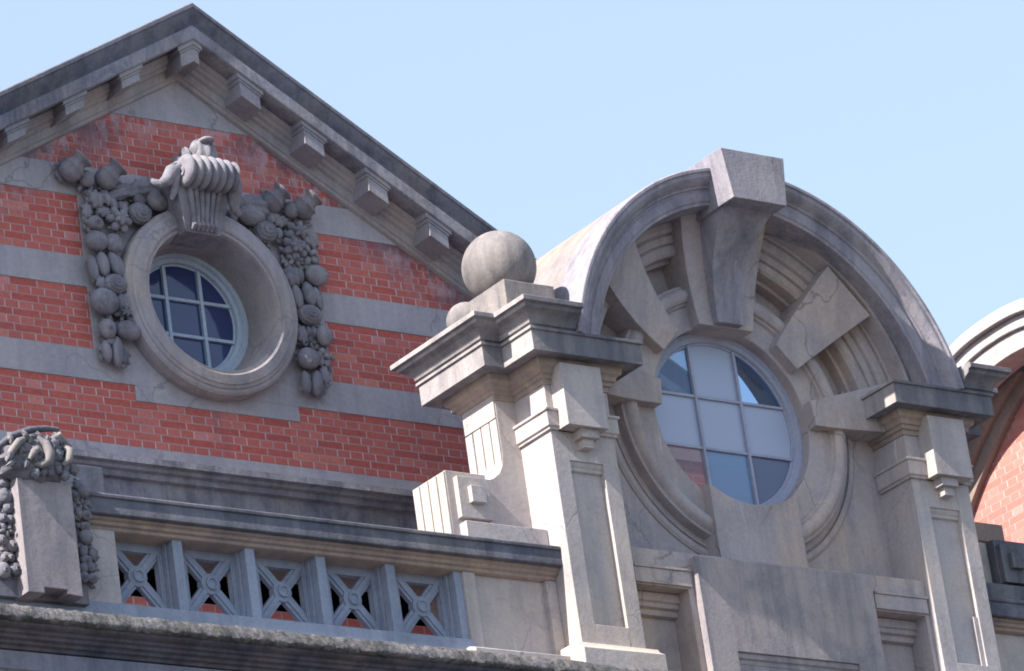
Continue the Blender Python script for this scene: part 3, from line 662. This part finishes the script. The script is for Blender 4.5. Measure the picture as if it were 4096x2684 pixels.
# ================================================================ BALL FINIAL
fin = thing('ball_finial', 'weathered stone ball on a square plinth above the left pier of the dormer', 'ball finial', (20.17, 25.0, 13.05))
part('plinth', MB().box(19.985, 20.42, 24.79, 25.21, 13.04, 13.25), 'finial', fin, .01)
part('ball', MB().blob((20.155, 25.03, 13.455), (.262, .262, .262), 0, None, 64, 40), 'finial', fin, 0, 80)

fin2 = thing('ball_finial', 'small stone ball half hidden behind the large ball and its plinth', 'ball finial', (20.37, 25.75, 13.05))
part('ball', MB().blob((20.365, 25.75, 13.375), (.14, .14, .14), 0, None, 48, 30), 'finial', fin2, 0, 80)
part('neck', MB().lathe([(.001, 0), (.13, 0), (.13, .06), (.08, .10), (.08, .24), (.001, .24)], (20.365, 25.75, 13.02), (0, 0, 1), 28), 'finial', fin2, 0, 40)
# ================================================================ SQUARE SCROLL BLOCKS ON THE COPING
def block(sg, label):
    def q(dx): return DX+sg*dx
    def bx(mb, a, b_, y0, y1, z0, z1): return mb.box(min(q(a), q(b_)), max(q(a), q(b_)), y0, y1, z0, z1)
    t = thing('console_block', label, 'console block', (q(2.3), 25.35, 11.37), 'square-faced console blocks at the foot of the dormer')
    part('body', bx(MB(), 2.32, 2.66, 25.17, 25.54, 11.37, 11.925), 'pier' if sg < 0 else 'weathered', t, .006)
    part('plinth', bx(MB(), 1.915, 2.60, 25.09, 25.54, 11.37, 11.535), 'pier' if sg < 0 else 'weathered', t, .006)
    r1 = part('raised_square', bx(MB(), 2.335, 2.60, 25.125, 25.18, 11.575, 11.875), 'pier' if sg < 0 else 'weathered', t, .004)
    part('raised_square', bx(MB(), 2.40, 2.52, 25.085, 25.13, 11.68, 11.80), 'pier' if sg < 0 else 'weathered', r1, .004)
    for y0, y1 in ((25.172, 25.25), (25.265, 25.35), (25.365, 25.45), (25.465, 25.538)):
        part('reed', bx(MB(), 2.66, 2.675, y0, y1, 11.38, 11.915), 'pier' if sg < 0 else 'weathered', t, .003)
block(-1, 'sunlit stone block with nested squares at the left foot of the dormer')
block(1, 'dark stone block with nested squares cut off by the right edge of the photo')

# ================================================================ BALUSTRADE
def coping(x0, x1, mb): return mb.prism([(24.985, 11.375), (24.975, 11.365), (24.975, 11.345), (24.99, 11.34), (24.985, 11.33), (24.98, 11.235), (24.99, 11.228), (25.03, 11.23), (25.62, 11.23), (25.62, 11.385)], x0, x1, 'YZ')
def bedm(x0, x1, mb): return mb.prism([(25.12, 11.235), (25.02, 11.232), (25.022, 11.215), (25.045, 11.205), (25.05, 11.187), (25.072, 11.178), (25.076, 11.16), (25.09, 11.152), (25.60, 11.152), (25.60, 11.235)], x0, x1, 'YZ')
bal = thing('balustrade', 'pierced stone balustrade with crossed panels running left of the dormer', 'balustrade', (18.2, 25.2, 10.6))
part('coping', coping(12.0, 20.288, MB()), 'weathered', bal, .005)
part('coping_moulding', bedm(12.0, 20.288, MB()), 'bed', bal, .003)
part('bottom_rail', MB().prism([(25.35, 10.45), (25.05, 10.45), (25.052, 10.652), (25.07, 10.655), (25.35, 10.66)], 15.0, 19.5, 'YZ'), 'grille', bal, .006)
pb = MB().box(19.50, 20.288, 25.12, 25.5, 10.58, 11.152); pb.box(19.50, 19.60, 25.08, 25.13, 10.58, 11.152); pb.box(20.20, 20.288, 25.08, 25.13, 10.58, 11.152)
pn = part('end_panel', pb, 'pier', bal, .005)
part('base', MB().prism([(25.3, 10.45), (24.95, 10.45), (24.95, 10.56), (25.02, 10.585), (25.3, 10.59)], 19.42, 20.21, 'YZ'), 'pier', pn, .008)
part('end_pier', MB().box(12.0, 16.735, 25.06, 25.5, 10.45, 11.152), 'pier', bal, .005, label='plain grey pier behind the carved cartouche')
edges = [16.735]
for i in range(5):
    x = 17.197+.5605*i
    ps = MB().prism([(25.10, x), (25.10, x+.074), (25.25, x+.074), (25.25, x-.03), (25.20, x-.03)][::-1], 10.655, 11.155, 'XY') if False else MB().box(x, x+.074, 25.10, 25.28, 10.655, 11.155).box(x-.015, x, 25.17, 25.28, 10.655, 11.155).box(x-.028, x-.015, 25.215, 25.28, 10.655, 11.155).box(x+.074, x+.09, 25.2, 25.28, 10.655, 11.155)
    part('post', ps, 'grille', bal, .004)
first = None
for i in range(5):
    c = 16.985+.5605*i; xa, xb = c-.215, c+.215; za, zb = 10.66, 11.155; zc = 10.925
    gmb = MB(); yy0, yy1 = 25.225, 25.275
    gmb.box(xa, xa+.045, yy0, yy1, za, zb); gmb.box(xb-.045, xb, yy0, yy1, za, zb); gmb.box(xa+.045, xb-.045, yy0, yy1, zb-.06, zb); gmb.box(xa+.045, xb-.045, yy0, yy1, za, za+.05)
    for s in (-1, 1):
        for s2 in (-1, 1):
            dx, dz = s*(.20), s2*(.225); L_ = math.hypot(dx, dz); nx, nz = -dz/L_*.040, dx/L_*.040
            gmb.prism([(c+nx, zc+nz), (c+dx+nx, zc+dz+nz), (c+dx-nx, zc+dz-nz), (c-nx, zc-nz)], 25.232, 25.268)
            nx, nz = nx*.45, nz*.45
            gmb.prism([(c+dx*.2+nx, zc+dz*.2+nz), (c+dx*.9+nx, zc+dz*.9+nz), (c+dx*.9-nx, zc+dz*.9-nz), (c+dx*.2-nx, zc+dz*.2-nz)], 25.222, 25.235)
    gr = part('grille', gmb, 'grille', bal, .003)
    part('boss', MB().ring([(.001, 25.215), (.028, 25.212), (.033, 25.20), (.042, 25.20), (.047, 25.215), (.072, 25.222), (.076, 25.27), (.001, 25.27)], c, zc, n=28), 'grille', gr, 0, 40)
bal2 = thing('balustrade', 'dark balustrade end below the right-hand console block', 'balustrade', (25.0, 25.2, 10.6))
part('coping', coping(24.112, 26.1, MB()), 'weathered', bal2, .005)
part('coping_moulding', bedm(24.112, 26.1, MB()), 'bed', bal2, .003)
part('end_panel', MB().box(24.112, 24.9, 25.12, 25.5, 10.45, 11.152).box(24.112, 24.2, 25.08, 25.13, 10.45, 11.152).box(24.8, 24.9, 25.08, 25.13, 10.45, 11.152), 'pier', bal2, .005)

# plain block standing on the coping behind the cartouche
pb_ = thing('stone_block', 'plain dark stone block standing on the coping behind the carved cartouche', 'stone block', (16.7, 25.4, 11.38))
part('body', MB().box(16.1, 16.93, 25.40, 25.62, 11.38, 11.745), 'weathered', pb_, .012)

# ================================================================ CARVED CARTOUCHE AT THE LEFT EDGE
cart = thing('carved_cartouche', 'carved cartouche slab topped by a scrolled shell at the left edge', 'cartouche', (16.1, 24.9, 10.55))
s_ = MB().prism([(15.925, 11.36), (16.325, 11.36), (16.325, 10.595), (16.215, 10.605), (16.215, 10.635), (16.045, 10.635), (16.045, 10.595), (15.925, 10.595)], 24.875, 25.07)
part('slab', s_, 'slab', cart, .006)
part('backing', MB().box(15.6, 16.45, 25.0, 25.08, 10.6, 11.40), 'carved_dark', cart, .006)
sh = MB()
def fs(d): return 1+.06*math.cos(12*math.atan2(d.x, d.z))
sh.blob((16.09, 24.93, 11.50), (.28, .12, .17), -4, fs, 96, 24)
c1 = part('shell', sh, 'carved_dark', cart, 0, 60)
rim = MB().tube([(15.80, 24.93, 11.46), (15.82, 24.90, 11.56), (15.92, 24.87, 11.64), (16.05, 24.85, 11.69), (16.16, 24.85, 11.71), (16.27, 24.87, 11.725)], [.018, .022, .024, .024, .022, .014], 10)
part('rim', rim, 'weathered', c1, 0, 60)
def scroll(pts, rad): part('scroll', MB().tube(pts, [r*.82 for r in rad], 14), 'finial', c1, 0, 60)
scroll([(16.08, 24.82, 11.63), (16.115, 24.79, 11.58), (16.13, 24.78, 11.52), (16.12, 24.79, 11.46), (16.07, 24.80, 11.43), (16.03, 24.82, 11.44)], [.016, .034, .042, .04, .03, .014])
scroll([(16.06, 24.80, 11.54), (16.02, 24.79, 11.51), (15.985, 24.80, 11.46)], [.026, .032, .016])
scroll([(16.28, 24.84, 11.60), (16.30, 24.81, 11.56), (16.29, 24.81, 11.50), (16.25, 24.83, 11.46)], [.02, .036, .034, .018])
scroll([(16.18, 24.84, 11.63), (16.24, 24.82, 11.66), (16.30, 24.85, 11.63), (16.36, 24.88, 11.62)], [.02, .03, .022, .01])
scroll([(16.0, 24.84, 11.62), (15.93, 24.81, 11.58), (15.88, 24.82, 11.52), (15.84, 24.84, 11.45)], [.018, .032, .03, .016])
for q in range(34):                                                   # crumpled acanthus between the scrolls
    x, z = 15.86+rng.random()*.46, 11.42+rng.random()*.22; r = rng.uniform(.018, .036)
    lf = MB().blob((x, 24.845-rng.random()*.03, z), (r*.7, r*.8, r*1.5), rng.uniform(-60, 60), lambda d: 1+.22*math.cos(6*math.atan2(d.z, d.x))*(1-abs(d.y))-.2*math.exp(-(d.x/.2)**2), 26, 14)
    if q == 0: LB = lf
    else: LB.add(lf.v, lf.f)
part('foliage', LB, 'carved_dark', c1, 0, 60)
for x, z, r in ((16.20, 11.60, .035), (16.17, 11.53, .028), (16.22, 11.52, .03), (16.21, 11.43, .026), (16.15, 11.40, .022), (16.33, 11.44, .03), (16.26, 11.39, .028), (16.04, 11.385, .03), (16.10, 11.40, .026)):
    part('leaf', MB().blob((x, 24.83, z), (r, r, r*1.3), rng.uniform(-40, 40), lambda d: 1+.12*math.cos(5*math.atan2(d.z, d.x)), 18, 12), 'carved_dark', c1, 0, 60)
GL = [c for c in CART if c[1] < 16.1]; GRt = [c for c in CART if c[1] > 16.1]
for nm, its in (('left garland', GL), ('right garland', GRt)):
    zs = [c[2] for c in its]; x = sum(c[1] for c in its)/len(its)
    garland(its, 'garland', nm, 25.03, cart, [(x, max(zs)), (x+.01, (max(zs)+min(zs))/2), (x+.02, min(zs))], 'carved_dark')

# ================================================================ MAIN CORNICE AND THE WALL UNDER IT
mc = thing('main_cornice', 'heavy moulded stone cornice with a rough pitted top edge along the bottom of the photo', 'cornice', (20, 24.9, 9.97))
led = MB(); nx = 720; x0, x1 = 12.0, 21.6
rows = [(25.06, 10.46), (24.86, 10.455), (24.77, 10.45), (24.735, 10.435), (24.715, 10.41), (24.70, 10.385), (24.69, 10.36), (24.685, 10.34), (24.70, 10.325), (24.9, 10.32)]
from mathutils import noise as mn
for i in range(nx+1):
    x = x0+(x1-x0)*i/nx
    for j, (y, z) in enumerate(rows):
        k_ = 0 if j in (0, len(rows)-1) else 1
        d = (mn.fractal(Vector((x*14, y*14, z*14)), 1, 2, 4)*.006 + mn.noise(Vector((x*55, y*55, z*70)))*.008)*k_
        led.v.append((x, y-abs(d)*.2-d*.6, z+d))
m_ = len(rows)
led.f = [(i*m_+j, i*m_+j+1, (i+1)*m_+j+1, (i+1)*m_+j) for i in range(nx) for j in range(m_-1)]
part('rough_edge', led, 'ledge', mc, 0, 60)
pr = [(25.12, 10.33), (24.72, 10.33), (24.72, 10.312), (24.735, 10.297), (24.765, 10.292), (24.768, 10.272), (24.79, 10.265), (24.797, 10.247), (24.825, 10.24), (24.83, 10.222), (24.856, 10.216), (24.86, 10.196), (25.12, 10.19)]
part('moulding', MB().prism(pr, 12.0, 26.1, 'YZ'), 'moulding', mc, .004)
part('fascia', MB().prism([(25.12, 10.189), (24.872, 10.189), (24.872, 10.07), (24.89, 10.06), (24.89, 10.045), (25.12, 10.04)], 12.0, 26.1, 'YZ'), 'fascia', mc, .004)
part('roof_slab', MB().box(12.0, 26.1, 25.10, 27.58, 10.2, 10.44), 'weathered', mc, 0)
lw = thing('brick_wall', 'brick wall just showing under the cornice at the bottom left', 'wall', (20, 25.1, -1.6))
part('wall', MB().box(12.0, 26.1, 25.13, 25.4, -1.6, 10.04), 'brick_low', lw, 0)
part('window_arch', MB().ring([(.9, 25.06), (.9, 25.2), (.6, 25.2), (.6, 25.06)], 15.75, 9.12, 0, 180, 40), 'tan', lw, .005)

# ================================================================ SIDE WING AT THE RIGHT EDGE
wing = thing('brick_wing', 'sunlit brick side wing with an arched stone hood at the right edge', 'wing', (26.6, 26.5, -1.6))
part('wall', MB().box(26.2, 26.6, 25.55, 29.5, -1.6, 13.75), 'brick_sunlit', wing, 0)
XA = 25.75
def smooth(q, n=6):
    q = [q[0]]+list(q)+[q[-1]]; out = []
    for i in range(1, len(q)-2):
        for j in range(n):
            t = j/n; out.append(tuple(.5*(2*q[i][k]+(q[i+1][k]-q[i-1][k])*t+(2*q[i-1][k]-5*q[i][k]+4*q[i+1][k]-q[i+2][k])*t*t+(3*q[i][k]-q[i-1][k]-3*q[i+1][k]+q[i+2][k])*t**3) for k in (0, 1)))
    return out+[q[-2]]
def yz(seq, k=XA/26.): return [(y*k, z*k) for y, z in smooth(seq)]
top = [(28.2, 13.0), (27.6, 13.75), (27.1, 14.12), (26.71, 14.30), (26.28, 14.36), (25.85, 14.34), (25.45, 14.22)]
l1 = [(28.2, 12.85), (27.6, 13.62), (27.1, 14.0), (26.71, 14.20), (26.28, 14.26), (25.85, 14.24), (25.45, 14.10)]
l2 = [(28.2, 12.7), (27.6, 13.5), (27.1, 13.88), (26.71, 14.09), (26.28, 14.16), (25.85, 14.13), (25.45, 13.98)]
l3 = [(28.2, 12.5), (27.6, 13.33), (27.1, 13.68), (26.71, 13.90), (26.28, 13.99), (25.85, 13.97), (25.45, 13.80)]
def hood(name, up_, dn, x0, x1, mat):
    x1 = min(x1, XA+.28)
    u, d = yz(up_), yz(dn); part(name, MB().sections([[(x0, a[0], a[1]), (x1, a[0], a[1]), (x1, c_[0], c_[1]), (x0, c_[0], c_[1])] for a, c_ in zip(u, d)]), mat, wing, .01)
u, d = yz(top), yz(l3); part('hood_soffit', MB().sections([[(XA+.281, a[0], a[1]-.01), (27.2, a[0], a[1]-.01), (27.2, c_[0], c_[1]+.01), (XA+.281, c_[0], c_[1]+.01)] for a, c_ in zip(u, d)]), 'weathered', wing, 0)  # darker stone under the hood puts the soffit's shade into the colour
hood('hood_edge', top, l1, XA-.05, 27.2, 'pier'); hood('hood_face', l1, l2, XA, 27.2, 'pier'); hood('hood_face', l2, l3, XA+.03, 27.2, 'pier')
rt_ = MB(); u = yz(top); rt_.sections([[(XA-.04, a[0], a[1]-.02), (XA+.3, a[0], a[1]+.32), (27.2, a[0], a[1]+.5), (27.2, a[0], a[1]-.02)] for a in u]); pass
bo = [(27.9, 12.2), (27.4, 12.85), (26.95, 13.30), (26.6, 13.58), (26.3, 13.76), (26.0, 13.90), (25.65, 14.0)]
bi = [(27.75, 12.05), (27.25, 12.62), (26.85, 13.07), (26.5, 13.38), (26.2, 13.60), (25.95, 13.74), (25.65, 13.83)]
part('arch_band', MB().sections([[(26.06, a[0], a[1]), (26.25, a[0], a[1]), (26.25, c_[0], c_[1]), (26.14, c_[0], c_[1]), (26.14, c_[0]*.5+a[0]*.5, c_[1]*.5+a[1]*.5), (26.08, c_[0]*.5+a[0]*.5, c_[1]*.5+a[1]*.5)] for a, c_ in zip([(p*1.004, q_*1.004) for p, q_ in smooth(bo)], [(p*1.004, q_*1.004) for p, q_ in smooth(bi)])]), 'tan', wing, .006)
